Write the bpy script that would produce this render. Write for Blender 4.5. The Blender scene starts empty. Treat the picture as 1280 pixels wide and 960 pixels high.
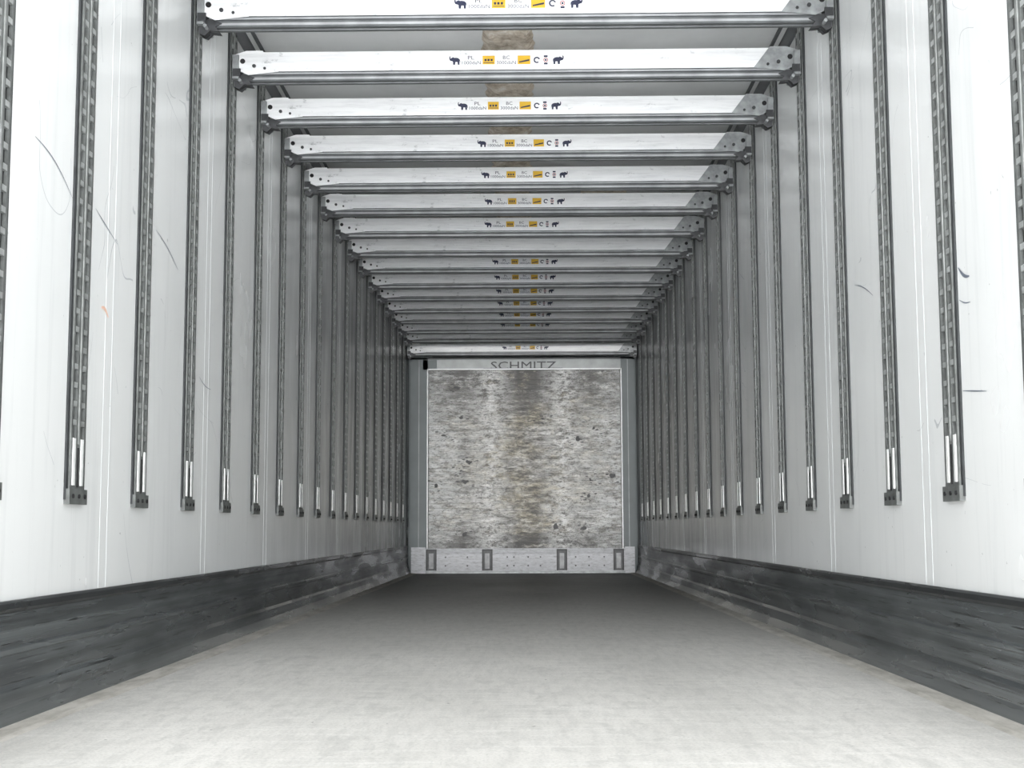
import bpy, math, random
from mathutils import Vector, Matrix, Euler
random.seed(7)
sc = bpy.context.scene
try:
    sc.view_settings.view_transform = 'Standard'
    sc.view_settings.look = 'None'
except Exception as e:
    print(e)

# ---------------- dimensions (metres) ----------------
XL, XR = -1.26, 1.19          # inner wall faces
Y0, Y1 = 2.3, 14.6            # rear opening / front wall
HC = 2.64                     # ceiling height
S = 0.63                      # rail pitch
CX = (XL+XR)/2

# ---------------- material helpers ----------------
class NT:
    def __init__(s, name, rough=.5, metal=0.0, color=(.5,.5,.5), spec=.5):
        s.m = bpy.data.materials.new(name); s.m.use_nodes = True
        s.t = s.m.node_tree; s.n = s.t.nodes; s.l = s.t.links
        s.b = s.n['Principled BSDF']
        s.b.inputs['Roughness'].default_value = rough
        s.b.inputs['Metallic'].default_value = metal
        s.b.inputs['Base Color'].default_value = (*color, 1)
        s.b.inputs['Specular IOR Level'].default_value = spec
        s.tc = s.n.new('ShaderNodeTexCoord')
    def map(s, scale=(1,1,1), loc=(0,0,0), rot=(0,0,0)):
        m = s.n.new('ShaderNodeMapping')
        m.inputs['Scale'].default_value = scale
        m.inputs['Location'].default_value = loc
        m.inputs['Rotation'].default_value = rot
        s.l.new(s.tc.outputs['Object'], m.inputs['Vector']); return m.outputs[0]
    def noise(s, vec, scale=5, detail=5, rough=.55, dist=0):
        n = s.n.new('ShaderNodeTexNoise')
        n.inputs['Scale'].default_value = scale; n.inputs['Detail'].default_value = detail
        n.inputs['Roughness'].default_value = rough; n.inputs['Distortion'].default_value = dist
        s.l.new(vec, n.inputs['Vector']); return n.outputs['Fac']
    def ramp(s, fac, stops):
        r = s.n.new('ShaderNodeValToRGB'); e = r.color_ramp.elements
        while len(e) < len(stops): e.new(.5)
        for el, (p, c) in zip(e, stops):
            el.position = p
            el.color = (*c, 1) if isinstance(c, tuple) else (c, c, c, 1)
        s.l.new(fac, r.inputs[0]); return r.outputs[0]
    def math(s, op, a, b=None, c=None):
        m = s.n.new('ShaderNodeMath'); m.operation = op
        for i, v in enumerate((a, b, c)):
            if v is None: continue
            if isinstance(v, (int, float)): m.inputs[i].default_value = v
            else: s.l.new(v, m.inputs[i])
        return m.outputs[0]
    def mix(s, fac, a, b, mode='MIX'):
        m = s.n.new('ShaderNodeMix'); m.data_type = 'RGBA'; m.blend_type = mode
        for i, v in ((0, fac), (6, a), (7, b)):
            if isinstance(v, (int, float)): m.inputs[i].default_value = v
            elif isinstance(v, tuple): m.inputs[i].default_value = (*v, 1)
            else: s.l.new(v, m.inputs[i])
        return m.outputs[2]
    def color(s, o): s.l.new(o, s.b.inputs['Base Color'])
    def rough(s, o): s.l.new(o, s.b.inputs['Roughness'])
    def sep(s):
        x = s.n.new('ShaderNodeSeparateXYZ'); s.l.new(s.tc.outputs['Object'], x.inputs[0]); return x.outputs
    def bump(s, h, st=.3, d=.002):
        b = s.n.new('ShaderNodeBump'); b.inputs['Strength'].default_value = st
        b.inputs['Distance'].default_value = d
        s.l.new(h, b.inputs['Height']); s.l.new(b.outputs[0], s.b.inputs['Normal'])

def plain(name, color, rough=.5, metal=0, var=.15, scale=30):
    k = NT(name, rough, metal, color)
    f = k.noise(k.map(), scale)
    d = tuple(c*(1-var) for c in color); u = tuple(min(1, c*(1+var)) for c in color)
    k.color(k.ramp(f, [(.3, d), (.7, u)]))
    return k.m

def wall_mat():
    k = NT('wall_white_panel', .22, 0, (.8,.82,.84))
    big = k.noise(k.map((1,.7,.5)), 1.3, 4)
    base = k.ramp(big, [(.3,(.765,.785,.785)), (.7,(.84,.852,.847))])
    dr = k.noise(k.map((1,9,.5)), 2.2, 6, .65)
    mk = k.ramp(dr, [(.54,0.0),(.82,.28)])
    base = k.mix(mk, base, (.45,.47,.48))
    for sc_, off, w, lo, mapv in ((1.3,(3,1,7),.0008,.60,(1,1,1.6)), (2.1,(9,4,2),.0010,.60,(1,1,.6)), (3.0,(1,14,5),.0015,.62,(1,.6,1.7))):
        n = k.noise(k.map(mapv, off), sc_, 1.5, .4, .3)
        a = k.math('ABSOLUTE', k.math('SUBTRACT', n, .5))
        line = k.math('LESS_THAN', a, w)
        msk = k.noise(k.map((1,1,1), (off[2],off[0],off[1])), 2.0, 3)
        msk = k.math('GREATER_THAN', msk, lo)
        base = k.mix(k.math('MULTIPLY', k.math('MULTIPLY', line, msk), .4), base, (.2,.23,.27))
    sp = k.noise(k.map(), 45, 2)
    base = k.mix(k.ramp(sp, [(.75,0.0),(.79,.55)]), base, (.25,.25,.25))
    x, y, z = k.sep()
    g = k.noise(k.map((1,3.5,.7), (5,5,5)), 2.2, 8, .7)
    far_shade = k.ramp(k.math('DIVIDE', y, 15.0), [(.38,0.0),(.6,.46),(.95,.96)])
    grime_shade = k.math('MULTIPLY', far_shade, k.ramp(g, [(.35,.45),(.6,1.0)]))
    base = k.mix(grime_shade, base, (.09,.10,.10))  # light falloff toward the far end painted in, mottled with grime
    k.color(base)
    k.rough(k.ramp(big, [(.3,.18),(.7,.28)]))
    k.bump(k.noise(k.map((1,1,.6)), 6, 3), .12, .004)
    return k.m
M_wall = wall_mat()

def floor_mat():
    k = NT('floor_coated', .5, 0, (.6,.6,.58), .35)
    big = k.noise(k.map((1,.5,1)), 1.6, 6, .6)
    base = k.ramp(big, [(.3,(.54,.53,.50)), (.7,(.67,.655,.625))])
    st = k.noise(k.map((9,1.2,1), rot=(0,0,.25)), 4, 6, .6)
    base = k.mix(k.ramp(st, [(.38,.25),(.56,0.0)]), base, (.34,.34,.33))
    st2 = k.noise(k.map((1.2,9,1), rot=(0,0,-.2)), 3, 5, .65)
    base = k.mix(k.ramp(st2, [(.50,0.0),(.68,.45)]), base, (.74,.73,.70))
    st3 = k.noise(k.map((4,2,1), rot=(0,0,.9)), 3, 8, .7, 1.2)
    base = k.mix(k.ramp(st3, [(.52,0.0),(.62,.28)]), base, (.34,.34,.325))
    grit = k.noise(k.map((1,.8,1)), 130, 4, .7)
    base = k.mix(k.ramp(grit, [(.36,.32),(.54,0.0)]), base, (.26,.26,.25))
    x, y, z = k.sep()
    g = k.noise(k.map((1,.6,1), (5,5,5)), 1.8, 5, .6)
    far_shade = k.ramp(k.math('DIVIDE', y, 15.0), [(.33,0.0),(.55,.34),(.95,.90)])
    base = k.mix(k.math('MULTIPLY', far_shade, k.ramp(g, [(.3,.8),(.65,1.0)])), base, (.06,.065,.065))  # loss of light toward the front wall painted into the floor colour
    sp = k.noise(k.map(), 40, 2)
    base = k.mix(k.ramp(sp, [(.73,0.0),(.76,.8)]), base, (.08,.075,.07))
    k.color(base); k.rough(k.ramp(big, [(.3,.45),(.7,.65)]))
    k.bump(grit, .2, .002)
    return k.m
M_floor = floor_mat()

def gutter_mat():
    k = NT('floor_edge_sealant', .7, 0, (.5,.48,.42))
    f = k.noise(k.map((3,.8,3)), 6, 8, .7)
    k.color(k.ramp(f, [(.35,(.34,.325,.29)), (.6,(.54,.52,.48))]))
    return k.m
M_gut = gutter_mat()

def kick_mat():
    k = NT('kick_plate_metal', .3, .3, (.12,.13,.14))
    st = k.noise(k.map((1,.10,24)), 2.2, 6, .55)
    base = k.ramp(st, [(.34,(.06,.066,.069)), (.50,(.095,.105,.109)), (.68,(.155,.17,.174))])
    bl = k.noise(k.map((1,.5,4), (3,3,3)), 2.2, 4, .5)
    base = k.mix(k.ramp(bl, [(.45,0.0),(.68,.6)]), base, (.03,.033,.035))
    sc_ = k.noise(k.map((1,.6,24), (7,2,1), (.05,0,0)), 5, 6, .75, .2)
    base = k.mix(k.ramp(sc_, [(.60,0.0),(.67,.4)]), base, (.34,.36,.36))
    for r_, o_, s_ in ((-.12,2,3.0),(.2,9,3.5)):
        sc2 = k.noise(k.map((1,.6,30), (o_,8,1), (r_,0,0)), s_, 4, .65, .1)
        base = k.mix(k.ramp(sc2, [(.62,0.0),(.64,.9)]), base, (.010,.011,.012))
    x, y, z = k.sep()
    low = k.ramp(z, [(.02,.45),(.07,0.0)])
    base = k.mix(low, base, (.24,.25,.245))
    lip = k.math('GREATER_THAN', z, .262)
    base = k.mix(k.math('MULTIPLY', lip, .85), base, (.02,.022,.024))
    k.color(base); k.rough(k.ramp(bl, [(.4,.22),(.6,.40)]))
    return k.m
M_kick = kick_mat()

def ceil_mat():
    k = NT('ceiling_white', .35, 0, (.78,.79,.8))
    f = k.noise(k.map((1,1,1)), 2.5, 6, .6)
    base = k.ramp(f, [(.3,(.66,.67,.67)), (.6,(.78,.79,.79))])
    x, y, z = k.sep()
    far_shade = k.ramp(k.math('DIVIDE', y, 15.0), [(.41,0.0),(.61,.75),(.9,.97)])
    base = k.mix(far_shade, base, (.05,.054,.054))  # deep shade between the far beams painted in as darker albedo
    k.color(base)
    return k.m
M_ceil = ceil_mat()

def alu_mat():
    k = NT('beam_aluminium', .4, .05, (.75,.76,.77))
    f = k.noise(k.map((.7,5,9)), 7, 6, .65)
    base = k.ramp(f, [(.3,(.74,.75,.76)), (.55,(.89,.90,.91))])
    g = k.noise(k.map((3,1,5), (2,5,1)), 6, 5, .7)
    base = k.mix(k.ramp(g, [(.61,0.0),(.72,.6)]), base, (.24,.25,.26))
    k.color(base)
    return k.m
M_alu = alu_mat()
M_alu2 = plain('beam_underside_grooved', (.12,.128,.132), .5, .2, .25, 12)
M_alu3 = plain('beam_lip', (.34,.35,.36), .5, .2, .2, 12)
M_steel = plain('galvanised_steel', (.32,.335,.34), .45, .3, .3, 25)
M_rail = plain('rail_galvanised', (.13,.138,.134), .5, .2, .3, 30)
M_railbar = plain('rail_slot_bridge', (.34,.355,.35), .5, .2, .25, 30)
M_ridge = plain('rail_ridge', (.22,.23,.225), .5, .2, .25, 30)
M_railedge = plain('rail_edge_gasket', (.025,.028,.03), .6, 0, .3, 20)
M_slot = plain('rail_slot_void', (.008,.008,.009), .7, 0, .2, 20)
M_railbright = plain('rail_foot_bright', (.85,.86,.85), .35, .1, .1, 30)
M_dark = plain('latch_dark_steel', (.05,.052,.055), .45, .3, .4, 30)
M_trim = plain('corner_trim_grey', (.06,.065,.07), .5, 0, .2, 10)
M_col = plain('bulkhead_grey_column', (.16,.185,.19), .5, 0, .12, 3)
M_head = plain('header_light_grey', (.33,.35,.35), .45, .1, .2, 6)
M_letter = plain('letter_grey', (.05,.052,.055), .5, 0, .3, 10)
M_black = plain('abrasion_black', (.02,.02,.022), .5, 0, .2, 10)
M_white = plain('sticker_white', (.84,.85,.86), .4, 0, .04, 10)
M_yel = plain('sticker_yellow', (.70,.43,.03), .45, 0, .1, 10)
M_navy = plain('sticker_print_navy', (.02,.025,.06), .5, 0, .1, 10)
M_red = plain('sticker_print_red', (.35,.06,.06), .5, 0, .1, 10)
M_seam = plain('panel_seam_sealant', (.62,.64,.645), .5, 0, .05, 10)
M_scr = plain('scuff_mark', (.14,.16,.20), .6, 0, .3, 60)
M_org = plain('scuff_mark_orange', (.78,.52,.40), .6, 0, .2, 60)
M_brk = plain('kick_bracket_grey', (.28,.285,.29), .45, .2, .3, 20)

def foam_mat():
    k = NT('torn_brown_board', .85, 0, (.3,.25,.2))
    f = k.noise(k.map(), 14, 8, .75)
    k.color(k.ramp(f, [(.3,(.22,.17,.12)), (.42,(.50,.42,.33)), (.54,(.72,.64,.54)), (.66,(.88,.84,.78))]))
    k.bump(f, .6, .015)
    return k.m
M_foam = foam_mat()

def panel_mat():
    k = NT('bulkhead_worn_panel', .5, .05, (.6,.6,.55))
    x, y, z = k.sep()
    a = k.noise(k.map((1.3,1,5)), 5.0, 12, .8)
    base = k.ramp(a, [(.38,(.03,.029,.025)), (.46,(.18,.175,.16)), (.53,(.42,.41,.39)), (.61,(.76,.76,.75))])
    warm = k.noise(k.map((1,1,2), (4,4,4)), 1.8, 8, .7)
    wm_ = k.math('MULTIPLY', k.ramp(warm, [(.42,0.0),(.58,.9)]), k.ramp(k.math('ABSOLUTE', x), [(.3,1.0),(.9,.3)]))
    base = k.mix(wm_, base, (.70,.64,.48), 'MULTIPLY')
    fl = k.ramp(k.math('ABSOLUTE', x), [(.45,0.0),(.75,.6),(1.0,.8)])
    n3 = k.noise(k.map((2,1,5), (9,2,3)), 4, 11, .8)
    base = k.mix(k.math('MULTIPLY', fl, k.ramp(n3, [(.45,.15),(.53,1.0)])), base, (.66,.68,.68))
    n1 = k.noise(k.map((1.6,1,4), (1,2,8)), 3.2, 12, .8)
    zz = k.math('DIVIDE', z, 2.4)
    topm = k.ramp(zz, [(.66,0.0),(.76,.6),(.85,1.0)])
    botm = k.ramp(zz, [(.11,1.0),(.16,.7),(.22,0.0)])
    ed = k.math('ADD', topm, botm)
    cen = k.ramp(k.math('ABSOLUTE', k.math('ADD', x, .02)), [(.5,1.0),(.95,.5)])
    am = k.math('MULTIPLY', ed, cen)
    grime_shade = k.math('MULTIPLY', k.ramp(n1, [(.41,0.0),(.50,1.0)]), am)
    base = k.mix(k.math('MINIMUM', k.math('MULTIPLY', grime_shade, 1.1), .92), base, (.03,.029,.027))
    for bx, bw in ((-.37,.12),(.40,.12)):
        d = k.math('ABSOLUTE', k.math('SUBTRACT', x, bx))
        n2 = k.noise(k.map((2.5,1,5), (bx*9,2,3)), 4, 12, .8)
        bm = k.math('MULTIPLY', k.ramp(d, [(0,.9),(bw*.7,.6),(bw*2.4,0.0)]), k.ramp(n2, [(.43,0.0),(.53,.85)]))
        base = k.mix(bm, base, (.86,.87,.86))
    s1 = k.noise(k.map((5,1,14), (5,5,1)), 6, 7, .85)
    base = k.mix(k.ramp(s1, [(.54,0.0),(.58,.9)]), base, (.03,.03,.027))
    s2 = k.noise(k.map((1.2,1,26), (5,9,1)), 4, 8, .8)
    base = k.mix(k.ramp(s2, [(.54,0.0),(.60,.55)]), base, (.12,.115,.10))
    k.color(base)
    return k.m
M_panel = panel_mat()
def kick2_mat():
    k = NT('bulkhead_kick_white', .45, .05, (.7,.7,.7))
    a = k.noise(k.map((2,1,7)), 7, 9, .75)
    k.color(k.ramp(a, [(.34,(.20,.20,.21)), (.44,(.50,.51,.53)), (.6,(.64,.65,.68))]))
    return k.m
M_kick2 = kick2_mat()

# ---------------- mesh builder ----------------
class MB:
    def __init__(s): s.v=[]; s.f=[]; s.mi=[]; s.mats=[]
    def mat(s, m):
        if m not in s.mats: s.mats.append(m)
        return s.mats.index(m)
    def poly(s, pts, m):
        i = len(s.v); s.v += [tuple(p) for p in pts]; s.f.append(tuple(range(i, i+len(pts)))); s.mi.append(s.mat(m))
    def faces(s, vs, fs, m):
        i = len(s.v); s.v += [tuple(p) for p in vs]
        for f in fs: s.f.append(tuple(i+a for a in f)); s.mi.append(s.mat(m))
    def box(s, a, b, m):
        x0,y0,z0 = a; x1,y1,z1 = b
        if x0>x1: x0,x1=x1,x0
        if y0>y1: y0,y1=y1,y0
        if z0>z1: z0,z1=z1,z0
        vs=[(x0,y0,z0),(x1,y0,z0),(x1,y1,z0),(x0,y1,z0),(x0,y0,z1),(x1,y0,z1),(x1,y1,z1),(x0,y1,z1)]
        s.faces(vs,[(0,3,2,1),(4,5,6,7),(0,1,5,4),(1,2,6,5),(2,3,7,6),(3,0,4,7)],m)
    def extr(s, prof, axis, a, b, m, mfun=None):
        n=len(prof)
        def P(p,t): return (t,p[0],p[1]) if axis=='x' else (p[0],t,p[1])
        vs=[P(p,a) for p in prof]+[P(p,b) for p in prof]
        for i in range(n):
            j=(i+1)%n
            s.faces([vs[i],vs[j],vs[n+j],vs[n+i]],[(0,1,2,3)], mfun(i) if mfun else m)
        s.poly(vs[:n][::-1],m); s.poly(vs[n:],m)
    def plate(s, pts, y0, y1, m):
        s.extr(pts,'y',y0,y1,m)
    def cyl(s, c, r, h, axis, m, n=16):
        ps=[]
        for k_ in (0,1):
            for i in range(n):
                a=2*math.pi*i/n; u=r*math.cos(a); w=r*math.sin(a); t=h*k_
                d={'x':(t,u,w),'y':(u,t,w),'z':(u,w,t)}[axis]
                ps.append((c[0]+d[0],c[1]+d[1],c[2]+d[2]))
        fs=[(i,(i+1)%n,n+(i+1)%n,n+i) for i in range(n)]+[tuple(range(n))[::-1],tuple(range(n,2*n))]
        s.faces(ps,fs,m)
    def mesh(s, name):
        me=bpy.data.meshes.new(name); me.from_pydata(s.v,[],s.f)
        for m in s.mats: me.materials.append(m)
        for p,i in zip(me.polygons,s.mi): p.material_index=i
        import bmesh
        bm=bmesh.new(); bm.from_mesh(me)
        bmesh.ops.remove_doubles(bm,verts=bm.verts,dist=1e-6)
        bmesh.ops.recalc_face_normals(bm,faces=bm.faces)
        bm.to_mesh(me); bm.free()
        return me
    def obj(s, name, loc=(0,0,0), parent=None):
        return add(name, s.mesh(name), loc, parent)
def add(name, data, loc=(0,0,0), parent=None):
    o=bpy.data.objects.new(name,data); sc.collection.objects.link(o); o.location=loc
    if parent: o.parent=parent
    return o

def text_geo(txt, size, ext=0):
    c=bpy.data.curves.new('t','FONT'); c.body=txt; c.size=size; c.extrude=ext; c.resolution_u=2
    o=bpy.data.objects.new('t',c); sc.collection.objects.link(o)
    dg=bpy.context.evaluated_depsgraph_get(); me=bpy.data.meshes.new_from_object(o.evaluated_get(dg))
    vs=[v.co.copy() for v in me.vertices]; fs=[tuple(p.vertices) for p in me.polygons]
    bpy.data.objects.remove(o); bpy.data.meshes.remove(me); bpy.data.curves.remove(c)
    x0=min(v.x for v in vs); x1=max(v.x for v in vs); y0=min(v.y for v in vs); y1=max(v.y for v in vs)
    return vs,fs,(x0,x1,y0,y1)
def put_text(mb, txt, x0, x1, z0, z1, y, m, ext=0):
    vs,fs,(a,b,c,d)=text_geo(txt,1,.5 if ext else 0)
    out=[(x0+(v.x-a)/(b-a)*(x1-x0), y-(v.z+.5)*ext if ext else y, z0+(v.y-c)/(d-c)*(z1-z0)) for v in vs]
    mb.faces(out,fs,m)

# ---------------- shell ----------------
T=.06
walls={}
for side, xw, sg in (('left',XL,-1),('right',XR,1)):
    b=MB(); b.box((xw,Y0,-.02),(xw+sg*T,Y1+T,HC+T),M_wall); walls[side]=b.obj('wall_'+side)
b=MB(); b.box((XL-T,Y1,-.02),(XR+T,Y1+T,HC+T),M_col); b.obj('wall_front')
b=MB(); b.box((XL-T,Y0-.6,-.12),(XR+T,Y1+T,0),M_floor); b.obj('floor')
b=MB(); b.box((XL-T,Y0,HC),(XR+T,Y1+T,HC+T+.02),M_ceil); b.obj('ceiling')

for side, xw, sg in (('left',XL,1),('right',XR,-1)):
    b=MB()
    n=2.45
    while n*S<14.3:
        for d in (-.035,.035):
            y=n*S+d
            if y>Y0+.05: b.box((xw,y-.0018,.29),(xw+sg*.0008,y+.0018,HC),M_seam)
        n+=2
    b.obj('trim_panel_seams_'+side)
    prof=[(0,.0),(0,.292),(.010,.292),(.016,.286),(.016,.272),(.008,.264),(.008,.182),(.015,.176),(.015,.164),(.008,.158),(.010,.09),(.018,.078),(.022,.04),(.045,.0)]
    b=MB(); b.extr([(xw+sg*p[0],p[1]) for p in prof],'y',Y0,14.42,M_kick); b.obj('baseboard_'+side)
    b=MB(); b.extr([(xw+sg*.04,0),(xw+sg*.04,.006),(xw+sg*.09,.004),(xw+sg*.11,.0)],'y',Y0,14.42,M_gut); b.obj('trim_floor_edge_'+side)
    b=MB()
    b.extr([(xw,HC),(xw+sg*.035,HC),(xw+sg*.03,HC-.010),(xw+sg*.010,HC-.03),(xw,HC-.035)],'y',Y0,Y1,M_trim)
    b.extr([(xw+sg*.06,HC),(xw+sg*.075,HC),(xw+sg*.075,HC-.008),(xw+sg*.06,HC-.008)],'y',Y0,Y1,M_trim)
    b.obj('trim_ceiling_'+side)

def scuff(b, xw, sg, pts, w, m):
    L=[]; R=[]
    for i,(y,z) in enumerate(pts):
        p=pts[max(0,i-1)]; q=pts[min(len(pts)-1,i+1)]
        dy,dz=q[0]-p[0],q[1]-p[1]; l=math.hypot(dy,dz) or 1
        ww=w*(.3+.7*math.sin(math.pi*(i+.3)/(len(pts)-.4)))
        L.append((xw+sg*.0015,y-dz/l*ww,z+dy/l*ww)); R.append((xw+sg*.0015,y+dz/l*ww,z-dy/l*ww))
    for i in range(len(pts)-1): b.faces([L[i],L[i+1],R[i+1],R[i]],[(0,1,2,3)],m)
def arc(y0,z0,y1,z1,sag,n=10):
    return [(y0+(y1-y0)*t, z0+(z1-z0)*t+sag*math.sin(math.pi*t)) for t in [i/n for i in range(n+1)]]
b=MB()
for a in ((3.40,1.47,3.70,1.38,.02),(3.9,1.40,4.12,1.34,.0),(4.55,1.48,4.85,1.40,.01),(5.2,1.05,5.4,1.02,-.01)):
    scuff(b,XL,1,arc(*a),.0018,M_scr)
scuff(b,XL,1,arc(3.98,1.12,4.05,1.10,.01),.006,M_org)
b.obj('scuff_marks',parent=walls['left'])
b=MB()
for a in ((3.60,1.06,3.69,1.08,-.005),(3.50,.81,3.69,.83,.0),(4.6,1.25,4.85,1.33,.01)):
    scuff(b,XR,-1,arc(*a),.0018,M_scr)
scuff(b,XR,-1,arc(3.6,1.13,3.69,1.17,-.01),.005,M_scr)
b.obj('scuff_marks',parent=walls['right'])

# ---------------- rails ----------------
def rail_mesh(sg):
    b=MB(); z0,zt=.545,HC-.04; p=.011
    X=lambda d: sg*d
    b.box((0,-.078,z0),(X(.006),-.060,zt),M_railedge); b.box((0,.060,z0),(X(.006),.078,zt),M_railedge)
    b.poly([(X(.002),-.06,z0),(X(.002),.06,z0),(X(.002),.06,zt),(X(.002),-.06,zt)],M_slot)
    cols=[(-.060,-.048,0),(-.048,-.020,1),(-.020,.020,0),(.020,.048,1),(.048,.060,0)]
    zs=.70
    for a,c,slot in cols:
        if not slot: b.box((X(.0025),a,zs),(X(p),c,zt),M_rail)
    b.box((X(p),-.005,zs),(X(p+.003),.005,zt),M_ridge)
    z=zs
    while z<zt-.02:
        for a,c,slot in cols:
            if slot: b.box((X(.0025),a,z),(X(p),c,z+.015),M_railbar)
        z+=.052
    b.box((X(.002),-.06,z0),(X(p),.06,zs),M_rail)
    for a in (-.038,.028):
        b.box((X(p),a-.008,.585),(X(p+.003),a+.010,.715),M_railbright)
    b.box((X(p),-.006,.58),(X(p+.002),.004,.69),M_slot)
    b.box((0,-.075,z0-.012),(X(.016),.075,z0+.03),M_rail)
    for a in (-.05,0,.05): b.cyl((X(.016) if sg>0 else X(.020),a,z0+.01),.006,.004,'x',M_slot,8)
    return b.mesh('lashing_rail')
rmL, rmR = rail_mesh(1), rail_mesh(-1)
for n in range(4,23):
    for xw,me in ((XL,rmL),(XR,rmR)): add('lashing_rail',me,(xw,n*S,0))

# ---------------- beams ----------------
W=XR-XL
def beam_mesh():
    b=MB()
    fy=-.03
    hw=W/2-.055
    prof=[(fy,-.024),(fy,.060),(fy+.005,.064),(fy+.075,.064),(fy+.08,.058),(fy+.08,-.030),(fy+.075,-.034),
          (fy+.078,-.056),(fy+.070,-.062),(fy+.052,-.062),(fy+.050,-.054),(fy+.036,-.054),(fy+.034,-.062),(fy+.016,-.062),(fy+.010,-.056),
          (fy+.010,-.046),(fy+.016,-.044),(fy+.016,-.036),(fy+.008,-.034),(fy+.008,-.026)]
    b.extr(prof,'x',-hw,hw,M_alu,lambda i: M_alu if i<6 else (M_alu3 if i in (14,18) else M_alu2))
    for sg in (-1,1):
        e=W/2-.02
        pts=[(sg*e,.050),(sg*(e-.05),.066),(sg*(e-.12),.066),(sg*(e-.19),-.026),(sg*(e-.06),-.040),(sg*e,-.012)]
        b.plate(pts,fy-.006,fy-.0005,M_steel if sg>0 else M_alu)
        b.plate(pts,fy+.082,fy+.088,M_steel)
        b.box((sg*(e-.10),fy,.04),(sg*(e-.01),fy+.08,.050),M_steel)
        b.cyl((sg*(e-.035),fy-.009,.020),.011,.004,'y',M_slot,14)
        b.cyl((sg*(e-.085),fy-.012,-.002),.008,.007,'y',M_dark,10)
        b.cyl((sg*(e-.13),fy-.010,-.012),.006,.005,'y',M_dark,10)
        lp=[(sg*(e+.004),-.030),(sg*(e-.05),-.034),(sg*(e-.085),-.050),(sg*(e-.06),-.062),(sg*(e-.075),-.082),(sg*(e-.04),-.078),(sg*(e-.02),-.098),(sg*(e+.002),-.088)]
        b.plate(lp,fy+.004,fy+.030,M_dark)
        b.plate([(x,z+.004) for x,z in lp],fy+.050,fy+.066,M_dark)
        b.box((sg*(e-.02),fy-.02,-.060),(sg*(e+.006),fy+.09,.045),M_steel)
        b.box((sg*(e-.03),fy-.026,-.05),(sg*(e+.003),fy-.02,-.018),M_dark)
        b.cyl((sg*(e-.028),fy-.03,-.070),.007,.12,'y',M_steel,10)
    return b.mesh('decking_beam')
bm_me=beam_mesh()

EL=[(.02,.93),(.08,1),(.13,.95),(.09,.86),(.13,.70),(.22,.82),(.36,.88),(.46,.80),(.62,.82),(.82,.76),(.95,.6),(1,.25),(.96,.28),(.92,.48),(.92,0),(.76,0),(.74,.32),(.56,.32),(.52,0),(.35,0),(.33,.38),(.22,.44),(.10,.46),(.02,.62),(0,.8)]
def elephant(b,x0,z0,w,h,y,flip,m):
    b.poly([(x0+((1-p[0]) if flip else p[0])*w,y,z0+p[1]*h) for p in EL],m)
def label_mesh():
    b=MB(); y=-.0005; w=.50; h=.052
    b.box((-w/2,0,-h/2),(w/2,.001,h/2),M_white)
    elephant(b,-.245,-.019,.048,.038,y,False,M_navy)
    put_text(b,'PL',-.165,-.138,.004,.020,y,M_navy)
    put_text(b,'1000daN',-.190,-.110,-.018,-.003,y,M_navy)
    b.box((-.102,-.0004,-.018),(-.050,0,.020),M_yel)
    for i in range(3): b.box((-.094+i*.013,-.0008,-.004),(-.085+i*.013,-.0004,.006),M_navy)
    b.box((-.098,-.0008,-.012),(-.054,-.0004,-.009),M_navy)
    put_text(b,'BC',-.015,.014,.004,.020,y,M_navy)
    put_text(b,'3000daN',-.042,.040,-.018,-.003,y,M_navy)
    b.box((.048,-.0004,-.018),(.102,0,.020),M_yel)
    b.poly([(.054,-.0008,-.012),(.098,-.0008,-.004),(.098,-.0008,.004),(.054,-.0008,-.006)],M_navy)
    for cx,m1,r0,r1 in ((.130,M_navy,.008,.014),(.168,M_red,.007,.010)):
        for i in range(13 if m1 is M_navy else 16):
            a=2*math.pi*i/16+.3; c=2*math.pi*(i+1)/16+.3
            b.faces([(cx+r0*math.cos(a),y,r0*math.sin(a)),(cx+r1*math.cos(a),y,r1*math.sin(a)),(cx+r1*math.cos(c),y,r1*math.sin(c)),(cx+r0*math.cos(c),y,r0*math.sin(c))],[(0,1,2,3)],m1)
    b.box((.160,-.0008,.012),(.176,-.0004,.020),M_navy)
    b.box((.160,-.0008,-.020),(.176,-.0004,-.012),M_navy)
    b.box((.164,-.0008,-.004),(.172,-.0004,.004),M_navy)
    elephant(b,.197,-.019,.048,.038,y,True,M_navy)
    return b.mesh('label')
lab=label_mesh()
offs={8:-.02,9:-.075,10:-.07,11:.0,12:.0,13:.0,14:-.02,16:.0,17:.0,18:.0,19:.0,20:.0,21:.0}
for n in range(5,23):
    e=add('decking_beam',None,(CX,n*S,2.44)); e.empty_display_size=.2
    rot=random.uniform(-.002,.002)
    o=add('beam_body',bm_me,(0,0,random.uniform(-.003,.003)),e); o.rotation_euler=(0,rot,0)
    if n not in (15,22):
        l=add('label_sticker',lab,(-CX+offs.get(n,-.03),-.0318,.016),e)
e=add('decking_beam',None,(CX,14.28,2.352)); add('beam_body',bm_me,(0,0,0),e)
add('label_sticker',lab,(-CX,-.0318,.016),e)

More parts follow.
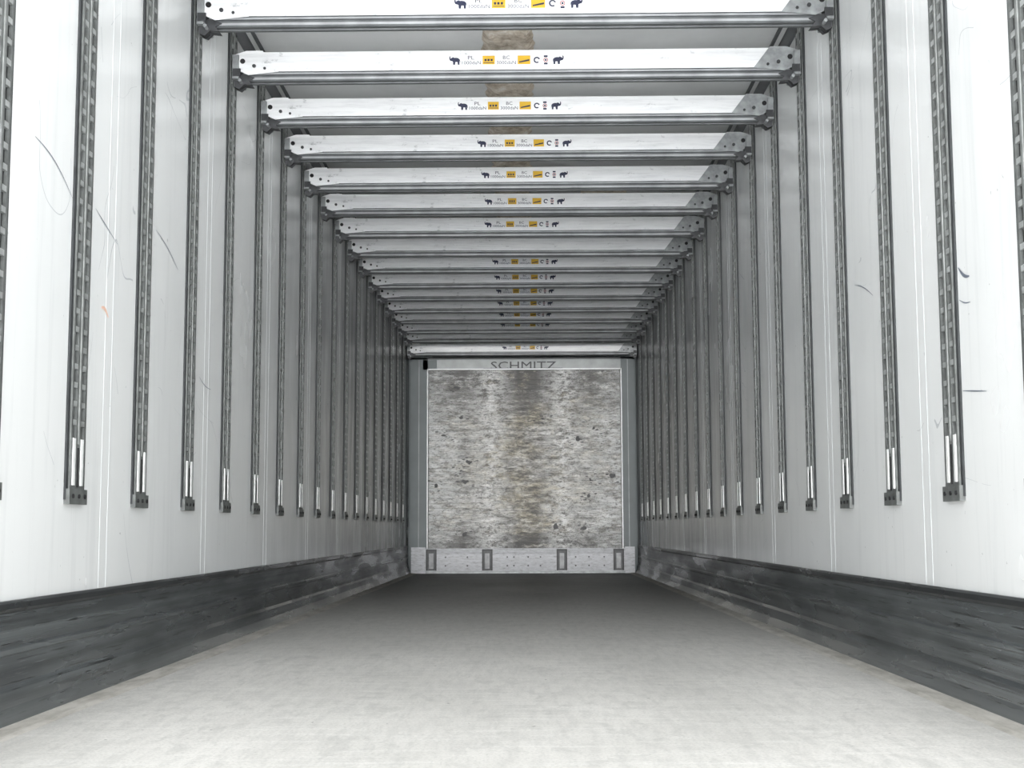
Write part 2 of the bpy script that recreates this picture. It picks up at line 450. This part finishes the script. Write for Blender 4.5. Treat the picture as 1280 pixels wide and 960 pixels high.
# ---------------- torn strip on ceiling ----------------
b=MB()
N=90
Lp=[];Rp=[]
for i in range(N+1):
    y=5.2+(9.6-5.2)*i/N
    Lp.append((-.19+random.uniform(-.012,.012),y)); Rp.append((.04+random.uniform(-.012,.012),y))
nx=8; rows=[]
for i in range(N+1):
    r=[]
    for j in range(nx+1):
        t=j/nx; x=Lp[i][0]*(1-t)+Rp[i][0]*t
        dz=.0 if j in (0,nx) else -.020-random.uniform(0,.012)
        r.append((x,Lp[i][1],HC+dz))
    rows.append(r)
vs=[p for r in rows for p in r]
fs=[(i*(nx+1)+j,i*(nx+1)+j+1,(i+1)*(nx+1)+j+1,(i+1)*(nx+1)+j) for i in range(N) for j in range(nx)]
b.faces(vs,fs,M_foam); b.obj('torn_ceiling_strip')
b=MB(); pts=[(.36,8.55),(.45,8.5),(.6,8.54),(.66,8.6),(.64,9.0),(.5,9.05),(.38,8.98)]
n=len(pts)
b.faces([(x,y,HC) for x,y in pts]+[(x*.98+.01,y,HC-.02) for x,y in pts],[tuple(range(n,2*n))]+[(i,(i+1)%n,n+(i+1)%n,n+i) for i in range(n)],M_foam)
b.obj('ceiling_patch')

# ---------------- front bulkhead ----------------
bk=add('front_bulkhead',None,(0,0,0))
YF=14.46
for nm,x0,x1 in (('column_left',XL+.025,-1.045),('column_right',1.02,XR-.025)):
    b=MB(); y=YF+.02
    b.extr([(x0,.27),(x1,.27),(x1,2.29),(x0,2.29)],'y',y,Y1,M_col)
    b.box(((x0+x1)/2-.004,y-.004,.27),((x0+x1)/2+.004,y,2.27),M_head)
    b.obj(nm,parent=bk)
b=MB(); x0,x1=-1.035,1.01; z0,z1=.262,2.155; n=36; y=YF-.02
for i in range(n):
    za=z0+(z1-z0)*i/n; zb=z0+(z1-z0)*(i+1)/n
    b.box((x0+(.004 if i%2 else 0),y+(.002 if i%2 else 0),za),(x1-(.004 if i%2 else 0),Y1-.001,zb-.0015),M_panel)
b.obj('worn_panel',parent=bk)
b=MB()
for a,c in (((x0-.016,z0),(x0-.004,z1+.012)),((x1+.004,z0),(x1+.016,z1+.012)),((x0-.016,z1+.002),(x1+.016,z1+.014))):
    b.box((a[0],y-.006,a[1]),(c[0],Y1,c[1]),M_alu)
b.obj('panel_frame',parent=bk)
b=MB()
def px(u,v):
    return x0+u*(x1-x0), z1-v*(z1-z0)
for u,v,w,h in ((.15,.10,.055,.05),(.17,.27,.05,.05),(.21,.52,.05,.04),(.04,.65,.04,.05),(.19,.63,.05,.05),(.955,.60,.05,.05),(.775,.39,.06,.05),(.84,.62,.03,.04),
                (.66,.88,.05,.05),(.80,.89,.05,.06),(.19,.92,.06,.05),(.83,.71,.04,.03),(.60,.28,.03,.02),(.08,.37,.05,.03),(.17,.57,.04,.025),(.86,.33,.03,.03)):
    cx,cz=px(u,v); w*=random.uniform(.9,1.5); h*=random.uniform(.6,1.3)
    pts=[]
    for i in range(9):
        a=2*math.pi*i/9; r=random.uniform(.55,1.25)
        pts.append((cx+w/2*r*math.cos(a),y-.0012,cz+h/2*r*math.sin(a)))
    b.poly(pts,M_black)
    for _ in range(9):
        qx=cx+random.uniform(-.11,.11); qz=cz+random.uniform(-.07,.07); q=random.uniform(.004,.018)
        b.poly([(qx-q,y-.0012,qz-q*.4),(qx+q,y-.0012,qz-q*.3),(qx+q*.7,y-.0012,qz+q*.4),(qx-q,y-.0012,qz+q*.2)],M_black)
b.obj('abrasion_marks',parent=bk)
b=MB()
b.box((XL+.025,YF+.03,2.17),(XR-.025,Y1,2.285),M_head)
b.box((XL+.025,YF+.02,2.275),(XR-.025,YF+.03,2.29),M_trim)
b.box((-1.10,YF+.02,2.165),(-.95,YF+.03,2.27),M_col)
b.box((-.45,YF+.022,2.165),(.40,YF+.03,2.18),M_trim)
b.obj('header',parent=bk)
b=MB(); put_text(b,'SCHMITZ',-.37,.33,2.165,2.250,YF+.03,M_letter,.012); b.obj('lettering',parent=bk)
b=MB()
b.box((-1.0,YF+.03,2.30),(.95,Y1,2.62),M_trim)
for i in range(9):
    xx=-.95+i*.222
    b.box((xx,YF+.01,2.42),(xx+.02,YF+.03,2.60),M_head)
for k_ in range(4): b.box((-1.0,YF+.015,2.44+k_*.045),(.95,YF+.03,2.452+k_*.045),M_head)
b.box((-.36,YF-.02,2.38),(-.12,YF+.01,2.60),M_head)
b.box((.30,YF-.02,2.40),(.42,YF+.01,2.60),M_head)
b.box((XL+.03,YF+.03,2.295),(-1.0,Y1,2.60),M_col); b.box((.95,YF+.03,2.295),(XR-.03,Y1,2.60),M_col)
b.obj('air_outlet_grille',parent=bk)
b=MB()
b.extr([(YF-.03,.0),(YF-.03,.20),(YF-.02,.262),(Y1,.262),(Y1,0)],'x',XL+.05,XR-.05,M_kick2)
b.box((XL+.05,YF-.034,.235),(XR-.05,YF-.028,.24),M_steel)
b.box((XL+.05,YF-.036,.0),(XR-.05,YF-.03,.022),M_steel)
b.box((XL+.048,YF-.045,.0),(-1.06,YF-.028,.275),M_kick2); b.box((1.04,YF-.045,.0),(XR-.048,YF-.028,.275),M_kick2)
b.obj('kick_panel',parent=bk)
b=MB()
for cx in (-1.0,-.41,.375,.972):
    b.box((cx-.055,YF-.05,.03),(cx-.040,YF-.028,.25),M_black); b.box((cx+.040,YF-.05,.03),(cx+.055,YF-.028,.25),M_black)
    b.box((cx-.040,YF-.034,.03),(cx+.040,YF-.029,.25),M_dark)
    b.box((cx-.024,YF-.044,.05),(cx+.024,YF-.034,.21),M_brk)
    b.box((cx-.055,YF-.052,.235),(cx+.055,YF-.030,.252),M_black)
for cx in (-.85,-.62,-.2,-.13,.02,.15,.52,.66,.82):
    for zz in (.08,.17):
        b.cyl((cx,YF-.034,zz),.009,.004,'y',M_dark,8)
b.obj('kick_brackets',parent=bk)

# ---------------- light: hazy sky at the open rear, plus low glow added to lift beams ----------------
w=bpy.data.worlds.new('World'); sc.world=w; w.use_nodes=True
nt=w.node_tree; bg=nt.nodes['Background']
bg.inputs[0].default_value=(.975,.988,1,1)
tc=nt.nodes.new('ShaderNodeTexCoord'); vm=nt.nodes.new('ShaderNodeVectorMath'); vm.operation='DOT_PRODUCT'
vm.inputs[1].default_value=(0,-.990,-.14); nt.links.new(tc.outputs['Generated'],vm.inputs[0])
def wm(op,a,b):
    m=nt.nodes.new('ShaderNodeMath'); m.operation=op
    for i,v in enumerate((a,b)):
        if isinstance(v,(int,float)): m.inputs[i].default_value=v
        else: nt.links.new(v,m.inputs[i])
    return m.outputs[0]
p=wm('POWER',wm('MAXIMUM',vm.outputs['Value'],0.0),9.0)
nt.links.new(wm('ADD',wm('MULTIPLY',p,14.5),2.9),bg.inputs[1])
sd=bpy.data.lights.new('rear_fill_sun','SUN'); sd.energy=1.4; sd.angle=math.radians(4); sd.color=(1,.99,.975)  # supplemental light added from behind to brighten the front bulkhead
so=bpy.data.objects.new('rear_fill_sun',sd); sc.collection.objects.link(so); so.location=(0,-6,3)
so.rotation_euler=Vector((0.005,1,.005)).to_track_quat('-Z','Y').to_euler()

# ---------------- camera ----------------
cd=bpy.data.cameras.new('camera'); cd.sensor_width=36; cd.lens=36*1700/1280; cd.clip_start=.05
co=bpy.data.objects.new('camera',cd); sc.collection.objects.link(co)
pitch,yaw,roll=math.radians(6.1),math.radians(.57),math.radians(.2)
R=Matrix.Rotation(yaw,4,'Z')@Matrix.Rotation(math.pi/2+pitch,4,'X')@Matrix.Rotation(-roll,4,'Z')
co.matrix_world=Matrix.Translation((0,0,.46))@R
sc.camera=co
